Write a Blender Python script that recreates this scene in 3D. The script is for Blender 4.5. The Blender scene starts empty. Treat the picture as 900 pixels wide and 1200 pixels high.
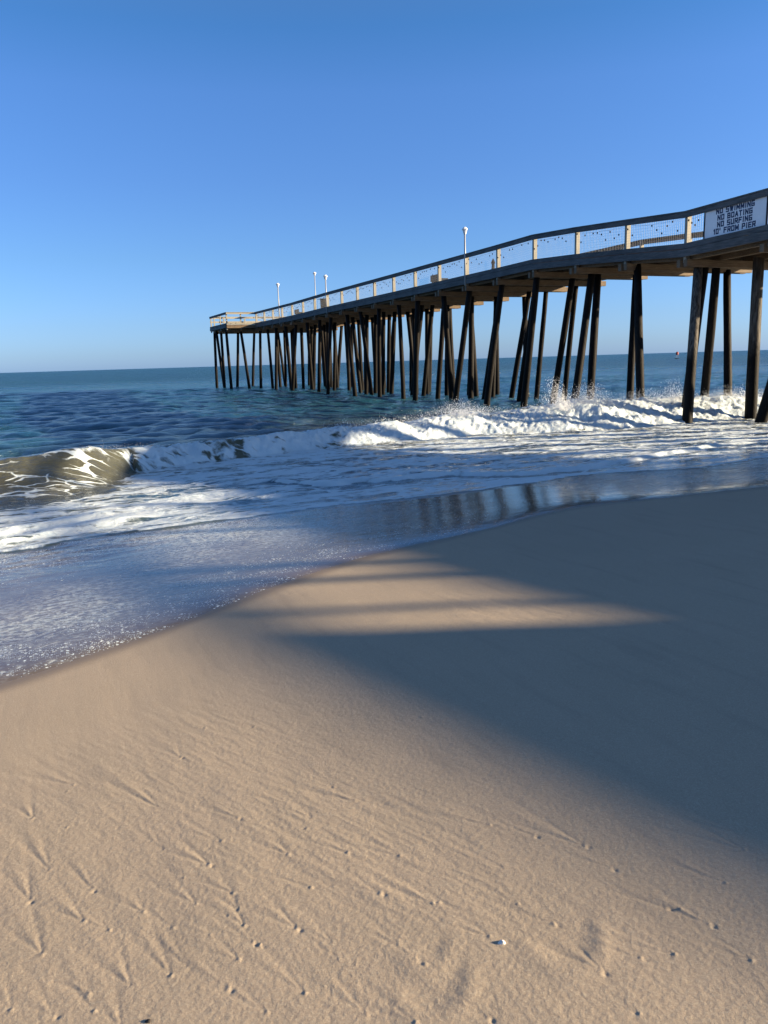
import bpy, math, random
import numpy as np
from mathutils import Vector, Matrix
random.seed(7); rng = np.random.default_rng(7)
S = bpy.context.scene
COL = S.collection

# ------------------------------------------------------------------ camera
H = 2.0
cam_d = bpy.data.cameras.new('camera'); cam = bpy.data.objects.new('camera', cam_d); COL.objects.link(cam)
cam_d.sensor_fit = 'VERTICAL'; cam_d.sensor_height = 36.0; cam_d.lens = 36.0*910/1200
cam_d.clip_start = 0.05; cam_d.clip_end = 40000
pitch = math.atan(176.5/910); roll = math.radians(1.72)
f = Vector((0, math.cos(pitch), -math.sin(pitch)))
r0 = Vector((1, 0, 0)); u0 = r0.cross(f)
r = r0*math.cos(roll) - u0*math.sin(roll); u = u0*math.cos(roll) + r0*math.sin(roll)
m = Matrix((r, u, -f)).transposed().to_4x4(); m.translation = Vector((0, 0, H))
cam.matrix_world = m
S.camera = cam

# ------------------------------------------------------------------ light
SUN_EL = math.radians(14.8)
SUN_H = Vector((0.9975, -0.07))            # horizontal direction towards the sun
W_ = bpy.data.worlds.new('World'); S.world = W_; W_.use_nodes = True
wn = W_.node_tree; bg = wn.nodes['Background']
sky = wn.nodes.new('ShaderNodeTexSky'); sky.sky_type = 'NISHITA'; sky.sun_disc = False
sky.sun_elevation = SUN_EL; sky.sun_rotation = math.atan2(SUN_H.x, SUN_H.y)
sky.altitude = 0; sky.air_density = 1.0; sky.dust_density = 0.5; sky.ozone_density = 3.0
tcw = wn.nodes.new('ShaderNodeTexCoord'); spw = wn.nodes.new('ShaderNodeSeparateXYZ'); wn.links.new(tcw.outputs['Generated'], spw.inputs[0])
rmp = wn.nodes.new('ShaderNodeValToRGB'); wn.links.new(spw.outputs['Z'], rmp.inputs[0])
# clear maritime air: deeper, bluer sky than the stock model, with a blue-white horizon
TINT = [(0.0,(.40,.63,1.36)),(.016,(.39,.59,1.16)),(.05,(.385,.555,.99)),(.126,(.38,.54,.83)),(.21,(.38,.54,.84)),(.30,(.39,.58,.88)),(.36,(.31,.56,.83)),(.50,(.52,.62,.74)),(1.0,(.74,.70,.66))]
el_ = rmp.color_ramp.elements
el_[0].position = 0; el_[1].position = 1
for ps, c_ in TINT[1:-1]: el_.new(ps)
for e_, (ps, c_) in zip(sorted(el_, key=lambda e: e.position), TINT): e_.color = (c_[0]/2, c_[1]/2, c_[2]/2, 1)
mxw = wn.nodes.new('ShaderNodeMix'); mxw.data_type = 'RGBA'; mxw.blend_type = 'MULTIPLY'; mxw.inputs[0].default_value = 1.0
wn.links.new(sky.outputs[0], mxw.inputs[6]); wn.links.new(rmp.outputs[0], mxw.inputs[7])
wn.links.new(mxw.outputs[2], bg.inputs['Color']); bg.inputs['Strength'].default_value = 0.15
sl = bpy.data.lights.new('sun', 'SUN'); sl.energy = 4.9; sl.angle = math.radians(0.85); sl.color = (1.0, 0.80, 0.53)
so = bpy.data.objects.new('sun', sl); COL.objects.link(so)
sd = Vector((SUN_H.x*math.cos(SUN_EL), SUN_H.y*math.cos(SUN_EL), math.sin(SUN_EL)))
so.rotation_euler = sd.to_track_quat('Z', 'Y').to_euler()
so.location = sd*60
S.view_settings.view_transform = 'Standard'; S.view_settings.look = 'None'
S.view_settings.exposure = 1.75; S.view_settings.gamma = 1.0
S.render.engine = 'CYCLES'
S.cycles.max_bounces = 6; S.cycles.glossy_bounces = 3; S.cycles.diffuse_bounces = 3

# ------------------------------------------------------------------ helpers
def tag(o, label=None, cat=None, group=None, kind=None):
    if label: o['label'] = label
    if cat: o['category'] = cat
    if group: o['group'] = group
    if kind: o['kind'] = kind
    return o

TH = math.atan2(0.4, 0.9165)
PW = np.array([math.cos(TH), math.sin(TH)])     # along the shore, away from the camera side
PD = np.array([-math.sin(TH), math.cos(TH)])    # out to sea, along the pier
def XY(p, q): return (p*PW[0]+q*PD[0], p*PW[1]+q*PD[1])

def empty(name, p, q, z):
    o = bpy.data.objects.new(name, None); COL.objects.link(o)
    x, y = XY(p, q); o.location = (x, y, z); o.rotation_euler = (0, 0, TH); o.empty_display_size = 0.3
    o['_pq'] = (p, q, z)
    return o

class MB:
    def __init__(s): s.v = []; s.f = []
    def add(s, vs, fs):
        b = len(s.v); s.v += [tuple(x) for x in vs]; s.f += [tuple(b+i for i in f) for f in fs]
    def box(s, a, b, bev=0.0):
        x0, y0, z0 = a; x1, y1, z1 = b
        if x0 > x1: x0, x1 = x1, x0
        if y0 > y1: y0, y1 = y1, y0
        if z0 > z1: z0, z1 = z1, z0
        s.add([(x0,y0,z0),(x1,y0,z0),(x1,y1,z0),(x0,y1,z0),(x0,y0,z1),(x1,y0,z1),(x1,y1,z1),(x0,y1,z1)],
              [(0,3,2,1),(4,5,6,7),(0,1,5,4),(1,2,6,5),(2,3,7,6),(3,0,4,7)])
    def strip(s, pts, hx, hz):
        """board following pts (list of (x,y,z) along y), half width hx, half height hz"""
        n = len(pts); vs = []
        for (x, y, z) in pts:
            vs += [(x-hx,y,z-hz),(x+hx,y,z-hz),(x+hx,y,z+hz),(x-hx,y,z+hz)]
        fs = [(3,2,1,0)] + [(4*(n-1)+0,4*(n-1)+1,4*(n-1)+2,4*(n-1)+3)]
        for i in range(n-1):
            a = 4*i; b = a+4
            for k in range(4):
                k2 = (k+1) % 4
                fs.append((a+k, a+k2, b+k2, b+k))
        s.add(vs, fs)
    def tube(s, pts, rads, n=10, wob=0.0):
        pts = [Vector(p) for p in pts]; base = len(s.v); L = len(pts); vs = []; fs = []
        for i, p in enumerate(pts):
            t = (pts[min(i+1, L-1)] - pts[max(i-1, 0)]).normalized()
            a = t.cross(Vector((0, 1, 0.01))); a.normalize() if a.length > 1e-4 else None
            if a.length < 0.5: a = Vector((1, 0, 0))
            b = t.cross(a)
            for k in range(n):
                an = 2*math.pi*k/n; rr = rads[i]*(1+random.uniform(-wob, wob))
                vs.append(p + a*math.cos(an)*rr + b*math.sin(an)*rr)
        for i in range(L-1):
            for k in range(n):
                k2 = (k+1) % n
                fs.append((i*n+k, i*n+k2, (i+1)*n+k2, (i+1)*n+k))
        fs.append(tuple(range(n-1, -1, -1))); fs.append(tuple((L-1)*n+k for k in range(n)))
        s.add(vs, fs)
    def mesh(s, name, mat, smooth=False):
        me = bpy.data.meshes.new(name); me.from_pydata(s.v, [], s.f); me.materials.append(mat)
        if smooth: me.polygons.foreach_set('use_smooth', [True]*len(me.polygons))
        me.update(); return me
    def build(s, name, mat, parent=None, loc=(0,0,0), smooth=False):
        return place(name, s.mesh(name, mat, smooth), parent, loc)
def place(name, me, parent=None, loc=(0,0,0), rz=0):
    o = bpy.data.objects.new(name, me); COL.objects.link(o)
    o.location = loc; o.rotation_euler = (0, 0, rz)
    if parent is not None: o.parent = parent
    return o

# ------------------------------------------------------------------ node helper
class NT:
    def __init__(s, name):
        s.m = bpy.data.materials.new(name); s.m.use_nodes = True; s.t = s.m.node_tree
        s.b = s.t.nodes['Principled BSDF']; s.out = s.t.nodes['Material Output']
    def n(s, typ, **kw):
        nd = s.t.nodes.new('ShaderNode'+typ)
        for k, v in kw.items():
            if k.startswith('i_'):
                key = k[2:]; key = int(key) if key.isdigit() else key.replace('_', ' ')
                s.set(nd.inputs[key], v)
            else: setattr(nd, k, v)
        return nd
    def set(s, inp, v):
        if isinstance(v, bpy.types.NodeSocket): s.t.links.new(v, inp)
        elif isinstance(v, bpy.types.Node): s.t.links.new(v.outputs[0], inp)
        else: inp.default_value = v
    def math(s, op, a, b=0.0, c=None, clamp=False):
        nd = s.t.nodes.new('ShaderNodeMath'); nd.operation = op; nd.use_clamp = clamp
        s.set(nd.inputs[0], a); s.set(nd.inputs[1], b)
        if c is not None: s.set(nd.inputs[2], c)
        return nd.outputs[0]
    def smooth(s, x, a, b):
        nd = s.t.nodes.new('ShaderNodeMapRange'); nd.interpolation_type = 'SMOOTHSTEP'
        s.set(nd.inputs[0], x); nd.inputs[1].default_value = a; nd.inputs[2].default_value = b
        nd.inputs[3].default_value = 0; nd.inputs[4].default_value = 1
        return nd.outputs[0]
    def mix(s, fac, a, b):
        nd = s.t.nodes.new('ShaderNodeMix'); nd.data_type = 'RGBA'
        s.set(nd.inputs[0], fac); s.set(nd.inputs[6], a); s.set(nd.inputs[7], b)
        return nd.outputs[2]
    def attr(s, name):
        nd = s.t.nodes.new('ShaderNodeAttribute'); nd.attribute_name = name; return nd
    def mapping(s, vec, scale=(1,1,1), rot=(0,0,0), loc=(0,0,0)):
        nd = s.t.nodes.new('ShaderNodeMapping'); s.set(nd.inputs[0], vec)
        nd.inputs['Scale'].default_value = scale; nd.inputs['Rotation'].default_value = rot; nd.inputs['Location'].default_value = loc
        return nd.outputs[0]
    def noise(s, vec, scale, detail=4, rough=0.55, dist=0.0):
        nd = s.t.nodes.new('ShaderNodeTexNoise'); s.set(nd.inputs['Vector'], vec)
        nd.inputs['Scale'].default_value = scale; nd.inputs['Detail'].default_value = detail
        nd.inputs['Roughness'].default_value = rough; nd.inputs['Distortion'].default_value = dist
        return nd.outputs[0]
    def bump(s, h, strength, dist, normal=None):
        nd = s.t.nodes.new('ShaderNodeBump'); s.set(nd.inputs['Height'], h)
        s.set(nd.inputs['Strength'], strength); nd.inputs['Distance'].default_value = dist
        if normal is not None: s.set(nd.inputs['Normal'], normal)
        return nd.outputs[0]
def C(r_, g, b): return (r_, g, b, 1.0)

# ------------------------------------------------------------------ materials
def wood(name, c1, c2, rough=0.8, grain=(1, 12, 12)):
    t = NT(name); tc = t.n('TexCoord')
    g = t.noise(t.mapping(tc.outputs['Object'], grain), 3.0, 5, 0.6)
    n2 = t.noise(tc.outputs['Object'], 1.3, 3, 0.6)
    k = t.smooth(t.math('ADD', t.math('MULTIPLY', g, 0.6), t.math('MULTIPLY', n2, 0.4)), 0.35, 0.65)
    t.set(t.b.inputs['Base Color'], t.mix(k, c1, c2))
    t.b.inputs['Roughness'].default_value = rough
    t.set(t.b.inputs['Normal'], t.bump(g, 0.5, 0.01))
    return t.m
M_rail = wood('grey_weathered_wood', C(0.045,0.047,0.049), C(0.105,0.106,0.108), 0.8, (12,1,12))
M_post = wood('pale_weathered_wood', C(0.19,0.18,0.15), C(0.30,0.285,0.24), 0.8, (12,12,1))
M_cap = wood('brown_timber', C(0.08,0.053,0.031), C(0.17,0.118,0.072), 0.8, (1,12,12))
M_deck = wood('brown_deck_planks', C(0.12,0.075,0.042), C(0.22,0.145,0.085), 0.85, (1,12,12))
def pile_mat(name, c1, c2, tide):
    t = NT(name); tc = t.n('TexCoord'); geo = t.n('NewGeometry')
    sep = t.n('SeparateXYZ', i_0=geo.outputs['Position'])
    g = t.noise(t.mapping(tc.outputs['Object'], (10,10,0.8)), 2.0, 5, 0.6)
    wood_c = t.mix(t.smooth(g, 0.35, 0.65), c1, c2)
    n2 = t.noise(geo.outputs['Position'], 1.5, 4, 0.6)
    lvl = t.math('ADD', sep.outputs['Z'], t.math('MULTIPLY', t.math('SUBTRACT', n2, 0.5), 1.4))
    k = t.smooth(lvl, tide-0.4, tide+0.4)
    t.set(t.b.inputs['Base Color'], t.mix(k, C(0.005,0.0045,0.004), wood_c))
    t.b.inputs['Roughness'].default_value = 0.65; t.b.inputs['Specular IOR Level'].default_value = 0.1
    t.set(t.b.inputs['Normal'], t.bump(t.noise(t.mapping(tc.outputs['Object'], (6,6,2)), 4, 5), 0.5, 0.02))
    return t.m
M_pile = pile_mat('dark_pile_wood', C(0.005,0.0043,0.004), C(0.013,0.0105,0.009), 1.3)
M_pile_pale = pile_mat('bleached_pile_wood', C(0.035,0.031,0.027), C(0.12,0.108,0.094), 2.1)
def plain(name, col, rough=0.5, metal=0.0):
    t = NT(name); tc = t.n('TexCoord')
    k = t.noise(tc.outputs['Object'], 8, 4)
    t.set(t.b.inputs['Base Color'], t.mix(t.math('MULTIPLY', k, 0.5), col, tuple(c*0.72 for c in col[:3])+(1,)))
    t.b.inputs['Roughness'].default_value = rough; t.b.inputs['Metallic'].default_value = metal
    if max(col[:3]) < 0.05: t.b.inputs['Specular IOR Level'].default_value = 0.1
    return t.m
M_white = plain('white_paint', C(0.8,0.8,0.78), 0.4)
M_lamp = plain('white_lamp_housing', C(0.82,0.82,0.8), 0.3)
M_lampg = plain('grey_lamp_metal', C(0.36,0.37,0.38), 0.4)
M_sign = plain('white_sign_panel', C(0.80,0.80,0.82), 0.5)
M_ink = plain('navy_ink', C(0.018,0.03,0.085), 0.6)
M_black = plain('black_paint', C(0.009,0.009,0.010), 0.6)
M_red = plain('red_paint', C(0.35,0.03,0.02), 0.5)
M_bluegrey = plain('dark_blue_grey_paint', C(0.022,0.027,0.035), 0.7)
M_shell = plain('white_shell', C(0.75,0.7,0.64), 0.35)
M_pebble = plain('dark_pebble', C(0.045,0.04,0.037), 0.5)
t = NT('warm_glass'); t.b.inputs['Base Color'].default_value = C(0.7,0.72,0.74); t.b.inputs['Roughness'].default_value = 0.2; M_glass = t.m

def ocean_foam(t, pq, D, tex_scale=1.0):
    """foam coverage from a density attribute"""
    warp = t.noise(pq, 1.4, 3, 0.5)
    wv = t.n('VectorMath', operation='ADD', i_0=pq, i_1=t.n('VectorMath', operation='SCALE', i_0=t.n('TexNoise', i_Vector=pq, i_Scale=1.2, i_Detail=3.0).outputs[1], i_Scale=0.55).outputs[0]).outputs[0]
    a = t.noise(t.mapping(wv, (0.33,1.35,1)), 1.7, 7, 0.62)
    b = t.noise(t.mapping(wv, (0.8,1.4,1)), 7.0, 5, 0.65)
    vo = t.n('TexVoronoi', feature='DISTANCE_TO_EDGE', i_Vector=t.mapping(wv, (0.75,1.7,1)), i_Scale=2.4)
    lace = t.math('SUBTRACT', 1.0, t.smooth(vo.outputs['Distance'], 0.0, 0.16))
    s = t.math('ADD', t.math('MULTIPLY', t.math('SUBTRACT', a, 0.5), 1.9), t.math('MULTIPLY', t.math('SUBTRACT', b, 0.5), 0.75))
    s = t.math('ADD', s, t.math('MULTIPLY', lace, t.math('MULTIPLY_ADD', t.math('MULTIPLY', t.attr('lace').outputs['Fac'], t.smooth(t.noise(pq, 1.1, 3), 0.36, 0.62)), 0.50, 0.26)))
    s = t.math('ADD', s, D)
    return t.smooth(s, 0.42, 0.72), b

def make_water():
    t = NT('sea_water'); geo = t.n('NewGeometry')
    pq = t.attr('pq').outputs['Vector']
    D = t.attr('foam').outputs['Fac']; turb = t.attr('turb').outputs['Fac']; film = t.attr('film').outputs['Fac']; bub = t.attr('bub').outputs['Fac']; rough_w = t.attr('chop').outputs['Fac']
    foam, fine = ocean_foam(t, pq, D)
    # bubble specks at the swash edge
    vb = t.n('TexVoronoi', feature='F1', i_Vector=t.mapping(pq, (1,1,1)), i_Scale=34.0)
    vr = t.n('SeparateColor', i_0=vb.outputs['Color'])
    clump = t.noise(t.mapping(pq, (0.8,1.2,1)), 2.6, 4, 0.65)
    thr = t.math('MULTIPLY', bub, t.smooth(clump, 0.38, 0.66))
    speck = t.math('MULTIPLY', t.math('LESS_THAN', vb.outputs['Distance'], 0.30), t.math('LESS_THAN', vr.outputs[0], thr))
    vb2 = t.n('TexVoronoi', feature='F1', i_Vector=pq, i_Scale=85.0)
    vr2 = t.n('SeparateColor', i_0=vb2.outputs['Color'])
    speck2 = t.math('MULTIPLY', t.math('LESS_THAN', vb2.outputs['Distance'], 0.36), t.math('LESS_THAN', vr2.outputs[0], t.math('MULTIPLY', thr, 1.15)))
    speck = t.math('MAXIMUM', speck, t.math('MULTIPLY', speck2, 0.8))
    haze = t.attr('haze').outputs['Fac']
    hf = t.noise(t.mapping(pq, (1,1.3,1)), 16.0, 6, 0.72); hf2 = t.noise(t.mapping(pq, (0.7,1.2,1)), 3.0, 5, 0.6)
    hz = t.math('MULTIPLY', haze, t.math('ADD', t.math('MULTIPLY', t.smooth(hf, 0.44, 0.58), 0.85), t.math('MULTIPLY', t.smooth(hf2, 0.35, 0.7), 0.35)))
    foam_all = t.math('MAXIMUM', t.math('MAXIMUM', foam, speck), hz)
    # body colour
    big = t.noise(t.mapping(pq, (0.05,0.16,1)), 1.0, 4)
    deep = t.mix(t.smooth(big, 0.35, 0.65), C(0.010,0.058,0.122), C(0.017,0.078,0.118))
    wat = t.mix(turb, deep, C(0.075,0.068,0.036))
    sandn = t.noise(pq, 3.0, 4)
    wet = t.mix(sandn, C(0.105,0.083,0.062), C(0.145,0.115,0.085))
    body = t.mix(film, wat, wet)
    t.set(t.b.inputs['Base Color'], body)
    t.b.inputs['IOR'].default_value = 1.333
    far_w = t.attr('far').outputs['Fac']
    t.set(t.b.inputs['Specular IOR Level'], t.math('MULTIPLY_ADD', far_w, -0.28, 0.5))
    t.set(t.b.inputs['Roughness'], t.math('MULTIPLY_ADD', far_w, 0.22, t.math('MULTIPLY_ADD', rough_w, 0.08, 0.035)))
    # ripples
    w1 = t.noise(t.mapping(pq, (0.5,1.25,1)), 2.1, 6, 0.66, 0.3)
    w2 = t.noise(t.mapping(pq, (0.6,1.5,1)), 8.0, 5, 0.65)
    hgt = t.math('ADD', t.math('MULTIPLY', w1, 1.0), t.math('MULTIPLY', w2, 0.24))
    nrm = t.bump(hgt, rough_w, 0.50)
    w3 = t.noise(t.mapping(pq, (0.12,0.45,1)), 1.0, 5, 0.6)
    nrm = t.bump(w3, far_w, 1.6, nrm)
    fr = t.noise(t.mapping(pq, (1,1.6,1)), 22.0, 4, 0.6)
    nrm = t.bump(fr, t.math('MULTIPLY', film, 0.10), 0.010, nrm)
    t.set(t.b.inputs['Normal'], nrm)
    fb = t.n('BsdfPrincipled')
    fc = t.noise(t.mapping(pq, (0.7,1.6,1)), 3.0, 5, 0.6)
    t.set(fb.inputs['Base Color'], t.mix(fc, C(0.40,0.52,0.60), C(0.68,0.71,0.72)))
    fb.inputs['Roughness'].default_value = 0.6; fb.inputs['Subsurface Weight'].default_value = 0.55; fb.inputs['Subsurface Radius'].default_value = (1.0, 0.9, 0.8); fb.inputs['Subsurface Scale'].default_value = 0.12; fb.inputs['Specular IOR Level'].default_value = 0.3
    fh = t.math('ADD', t.math('MULTIPLY', foam_all, 0.6), t.math('MULTIPLY', fine, 0.8))
    t.set(fb.inputs['Normal'], t.bump(fh, 0.8, 0.06))
    mx = t.n('MixShader', i_0=t.math('MULTIPLY', foam_all, 0.97)); t.set(mx.inputs[1], t.b.outputs[0]); t.set(mx.inputs[2], fb.outputs[0])
    t.set(t.out.inputs['Surface'], mx.outputs[0])
    return t.m
M_water = make_water()

def make_sand():
    t = NT('beach_sand'); geo = t.n('NewGeometry'); pos = geo.outputs['Position']
    wet = t.attr('wet').outputs['Fac']
    pq = t.attr('pq').outputs['Vector']
    g1 = t.noise(pos, 420, 2, 0.6); g2 = t.noise(pos, 130, 4, 0.7); g3 = t.noise(pos, 2.2, 4, 0.55)
    st = t.noise(t.mapping(pq, (3.2,0.45,1), rot=(0,0,-0.35)), 2.4, 5, 0.6)
    base = t.mix(g3, C(0.335,0.272,0.200), C(0.385,0.305,0.228))
    base = t.mix(t.math('MULTIPLY', t.smooth(g2, 0.42, 0.72), 0.55), base, C(0.48,0.415,0.315))
    base = t.mix(t.math('MULTIPLY', t.smooth(g1, 0.50, 0.72), 0.6), base, C(0.17,0.13,0.10))
    base = t.mix(t.math('MULTIPLY', t.smooth(st, 0.5, 0.75), 0.26), base, C(0.20,0.17,0.14))
    base = t.mix(t.math('MULTIPLY', wet, 0.85), base, C(0.155,0.118,0.082))
    t.set(t.b.inputs['Base Color'], base)
    t.set(t.b.inputs['Roughness'], t.math('MULTIPLY_ADD', wet, -0.30, 0.85))
    t.set(t.b.inputs['Specular IOR Level'], t.math('MULTIPLY_ADD', wet, 0.25, 0.25))
    nb = t.bump(st, t.math('MULTIPLY_ADD', wet, -0.25, 0.35), 0.006)
    nb = t.bump(t.math('ADD', g2, t.math('MULTIPLY', g1, 0.5)), t.math('MULTIPLY_ADD', wet, -0.35, 0.45), 0.0035, nb)
    t.set(t.b.inputs['Normal'], nb)
    return t.m
M_sand = make_sand()

# ------------------------------------------------------------------ numpy noise
_perm = np.random.default_rng(3).permutation(4096).astype(np.int64)
_gang = np.random.default_rng(4).uniform(0, 2*np.pi, 4096)
_gx, _gy = np.cos(_gang), np.sin(_gang)
def perlin(x, y, seed=0):
    xi = np.floor(x).astype(np.int64); yi = np.floor(y).astype(np.int64)
    xf = x-xi; yf = y-yi
    uu = xf*xf*xf*(xf*(xf*6-15)+10); vv = yf*yf*yf*(yf*(yf*6-15)+10)
    def g(ix, iy, dx, dy):
        h = _perm[(_perm[(ix+seed*131) & 4095] + iy) & 4095]
        return _gx[h]*dx + _gy[h]*dy
    a = g(xi, yi, xf, yf); b = g(xi+1, yi, xf-1, yf); c = g(xi, yi+1, xf, yf-1); d = g(xi+1, yi+1, xf-1, yf-1)
    return (a+(b-a)*uu)*(1-vv) + (c+(d-c)*uu)*vv
def fbm(x, y, oct=4, seed=0, gain=0.5):
    s = 0; a = 1; fr = 1
    for o in range(oct):
        s = s + a*perlin(x*fr, y*fr, seed+o); a *= gain; fr *= 2.03
    return s
def sst(x, a, b):
    k = np.clip((x-a)/(b-a), 0, 1); return k*k*(3-2*k)
def curve(xs, ys, sig=0.6, lo=-60, hi=90, step=0.1):
    gx = np.arange(lo, hi, step); gy = np.interp(gx, xs, ys)
    n = int(sig*3/step); k = np.exp(-0.5*(np.arange(-n, n+1)*step/sig)**2); k /= k.sum()
    gy = np.convolve(np.pad(gy, n, mode='edge'), k, mode='valid')
    return lambda x: np.interp(x, gx, gy)

# shoreline (swash edge), inner foam edge, breaker crest in pier coordinates (p along the shore, q out to sea)
q_s = curve([-40,-15,-8,-3,-.36,.1,1,1.7,2.57,3.91,5.36,6.76,8.35,12,18,30,60],[-3,1.0,2.4,3.75,4.55,4.81,5.34,5.82,6.28,6.6,7.15,7.05,6.94,7.2,6.6,7.3,7], 0.35)
q_f = curve([-40,-10,-.5,.3,1.4,3.2,4.8,6,7.7,9.1,10.6,14,20,60],[6,8,8.8,9.05,8.97,9.17,8.95,9.14,9.49,8.85,9.16,9.4,9.0,9.2], 0.3)
q_c = curve([-40,-15,-6,-.7,.4,1.5,2.5,4,5.5,7,8.8,11,13,16,20,24,30,60],[13,14.2,15,15,15.3,16.3,16.6,17.2,17.9,18.3,18.7,19.2,18.7,18.6,18.6,18.4,18,17], 0.5)
h_c = curve([-40,-15,-6,-.7,.35,1.55,2.6,3.4,4.3,5.7,6.9,8.75,9.9,10.8,12.3,13.6,14.5,15.6,17,19.5,22,26,60],[.3,.4,.48,.5,.58,.46,.38,.40,.38,.40,.40,.42,.45,.56,.46,.62,.76,.60,.62,.56,.50,.45,.4], 0.25)

def sand_z(p, q):
    n = q - q_s(p)
    land = 0.30 + 0.036*np.clip(-n, 0, 7) + 0.03*np.clip(-n-7, 0, 25) + 0.015*np.clip(-n-32, 0, 120)
    sea = 0.30 - 0.048*np.clip(n, 0, 12) - 0.09*np.clip(n-12, 0, 40)
    return np.where(n < 0, land, np.maximum(sea, -4.0))

def grid(rs, an):
    R, A = np.meshgrid(rs, an, indexing='ij')
    return R*np.sin(A), R*np.cos(A), R
def grid_mesh(name, X, Y, Z, mat, attrs, wrap=False, keep=None):
    nr, na = X.shape
    idx = np.arange(nr*na, dtype=np.int32).reshape(nr, na)
    a, b = idx[:-1, :-1], idx[:-1, 1:]; c, d = idx[1:, 1:], idx[1:, :-1]
    F = np.stack([a.ravel(), d.ravel(), c.ravel(), b.ravel()], 1)
    if keep is not None:
        kk = keep[:-1,:-1] | keep[:-1,1:] | keep[1:,1:] | keep[1:,:-1]
        F = F[kk.ravel()]
    co = np.stack([X.ravel(), Y.ravel(), Z.ravel()], 1).astype(np.float32)
    used = np.zeros(nr*na, bool); used[F.ravel()] = True
    remap = np.cumsum(used)-1; co = co[used]; F = remap[F].astype(np.int32)
    me = bpy.data.meshes.new(name)
    me.vertices.add(len(co)); me.vertices.foreach_set('co', co.ravel())
    me.loops.add(F.size); me.loops.foreach_set('vertex_index', F.ravel())
    me.polygons.add(len(F)); me.polygons.foreach_set('loop_start', np.arange(0, F.size, 4, dtype=np.int32))
    me.polygons.foreach_set('use_smooth', np.ones(len(F), bool))
    for k, v in attrs.items():
        if v.ndim == 3:
            at = me.attributes.new(k, 'FLOAT_VECTOR', 'POINT'); at.data.foreach_set('vector', v.reshape(-1, 3)[used].astype(np.float32).ravel())
        else:
            at = me.attributes.new(k, 'FLOAT', 'POINT'); at.data.foreach_set('value', v.ravel()[used].astype(np.float32))
    me.materials.append(mat); me.update(); me.validate()
    o = bpy.data.objects.new(name, me); COL.objects.link(o)
    return o
def radii(segs):
    out = [segs[0][0]]
    for r0_, r1_, k in segs:
        while out[-1] < r1_: out.append(out[-1]*(1+k))
    return np.array(out)
def angles(dense, lim, step, cstep, full):
    d = np.arange(-dense, dense+1e-6, step)
    e = []; a = dense
    while a < full: a += cstep; cstep *= 1.12; e.append(min(a, full))
    e = np.array(e)
    return np.radians(np.concatenate([-e[::-1], d, e]))

# ------------------------------------------------------------------ beach
def unproj(px, py, z=0.45):
    d_ = f + r*((px-450)/910) - u*((py-600)/910)
    k = (z-H)/d_.z
    return d_.x*k, d_.y*k
def mark_list():
    L = []
    left = [(250,163),(105,280),(550,252),(832,303),(570,408),(730,468),(165,467),(775,385),(318,540),(95,572),(685,607),(815,573),(498,628),(288,655),(602,688),(378,690),(835,635),(855,690),(735,718),(885,750),(140,770),(835,812),(655,830),(597,862),(455,897),(305,918),(797,912),(325,980),(30,968),(420,1040),(180,990),(630,75)]
    mid = [(195,310),(320,440),(505,457),(110,440),(190,560),(435,590),(620,632),(870,512),(345,255),(500,775),(290,820),(265,760),(170,940),(560,830),(35,1005),(385,1020),(560,1060),(810,1050),(820,757),(105,255),(10,760),(140,705),(820,357)]
    right = [(75,398),(255,440),(345,522),(20,645),(750,588),(800,410),(815,470),(570,842),(450,852),(310,895),(145,720),(835,315),(840,870),(690,735),(540,670),(320,105),(200,60),(415,155)]
    for (ox, pts) in ((0,left),(300,mid),(600,right)):
        for (a, b) in pts: L.append(unproj(ox+a/3, 840+b/3))
    return L
MK = mark_list()
rs = radii([(0.5,1.2,0.02),(1.2,5.0,0.0020),(5.0,14,0.004),(14,60,0.012),(60,9000,0.05)])
an = angles(31, 0, 0.085, 0.3, 180)
X, Y, R = grid(rs, an)
P = X*PW[0]+Y*PW[1]; Q = X*PD[0]+Y*PD[1]
Z = sand_z(P, Q)
NN = Q - q_s(P)
land = NN < 0.3
fade = np.exp(-np.clip(R-6, 0, None)/6.0)
Z += 0.010*fbm(P*0.7, Q*0.45, 3, 11)*sst(-NN, -0.1, 1.5)
# long backwash streaks running down to the sea, and grainy wind/wash texture
ta = math.radians(137)                        # direction of the backwash
TX, TY = math.cos(ta), math.sin(ta)
A_ = X*TX + Y*TY; B_ = -X*TY + Y*TX
drys = sst(-NN, 0.5, 2.2)
near = R < 9
zz = np.zeros_like(Z)
a_, b_ = A_[near], B_[near]
smod = 0.12+0.85*sst(fbm(a_*0.5, b_*0.9, 2, 19), -0.15, 0.5)
zz[near] = smod*(0.0015*fbm(a_*1.5, b_*13, 3, 21) + 0.0012*fbm(a_*7, b_*42, 2, 25) + 0.0*a_) + 0.0007*fbm(a_*9, b_*11, 3, 31) + 0.0008*fbm(a_*55, b_*60, 2, 36)
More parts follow.
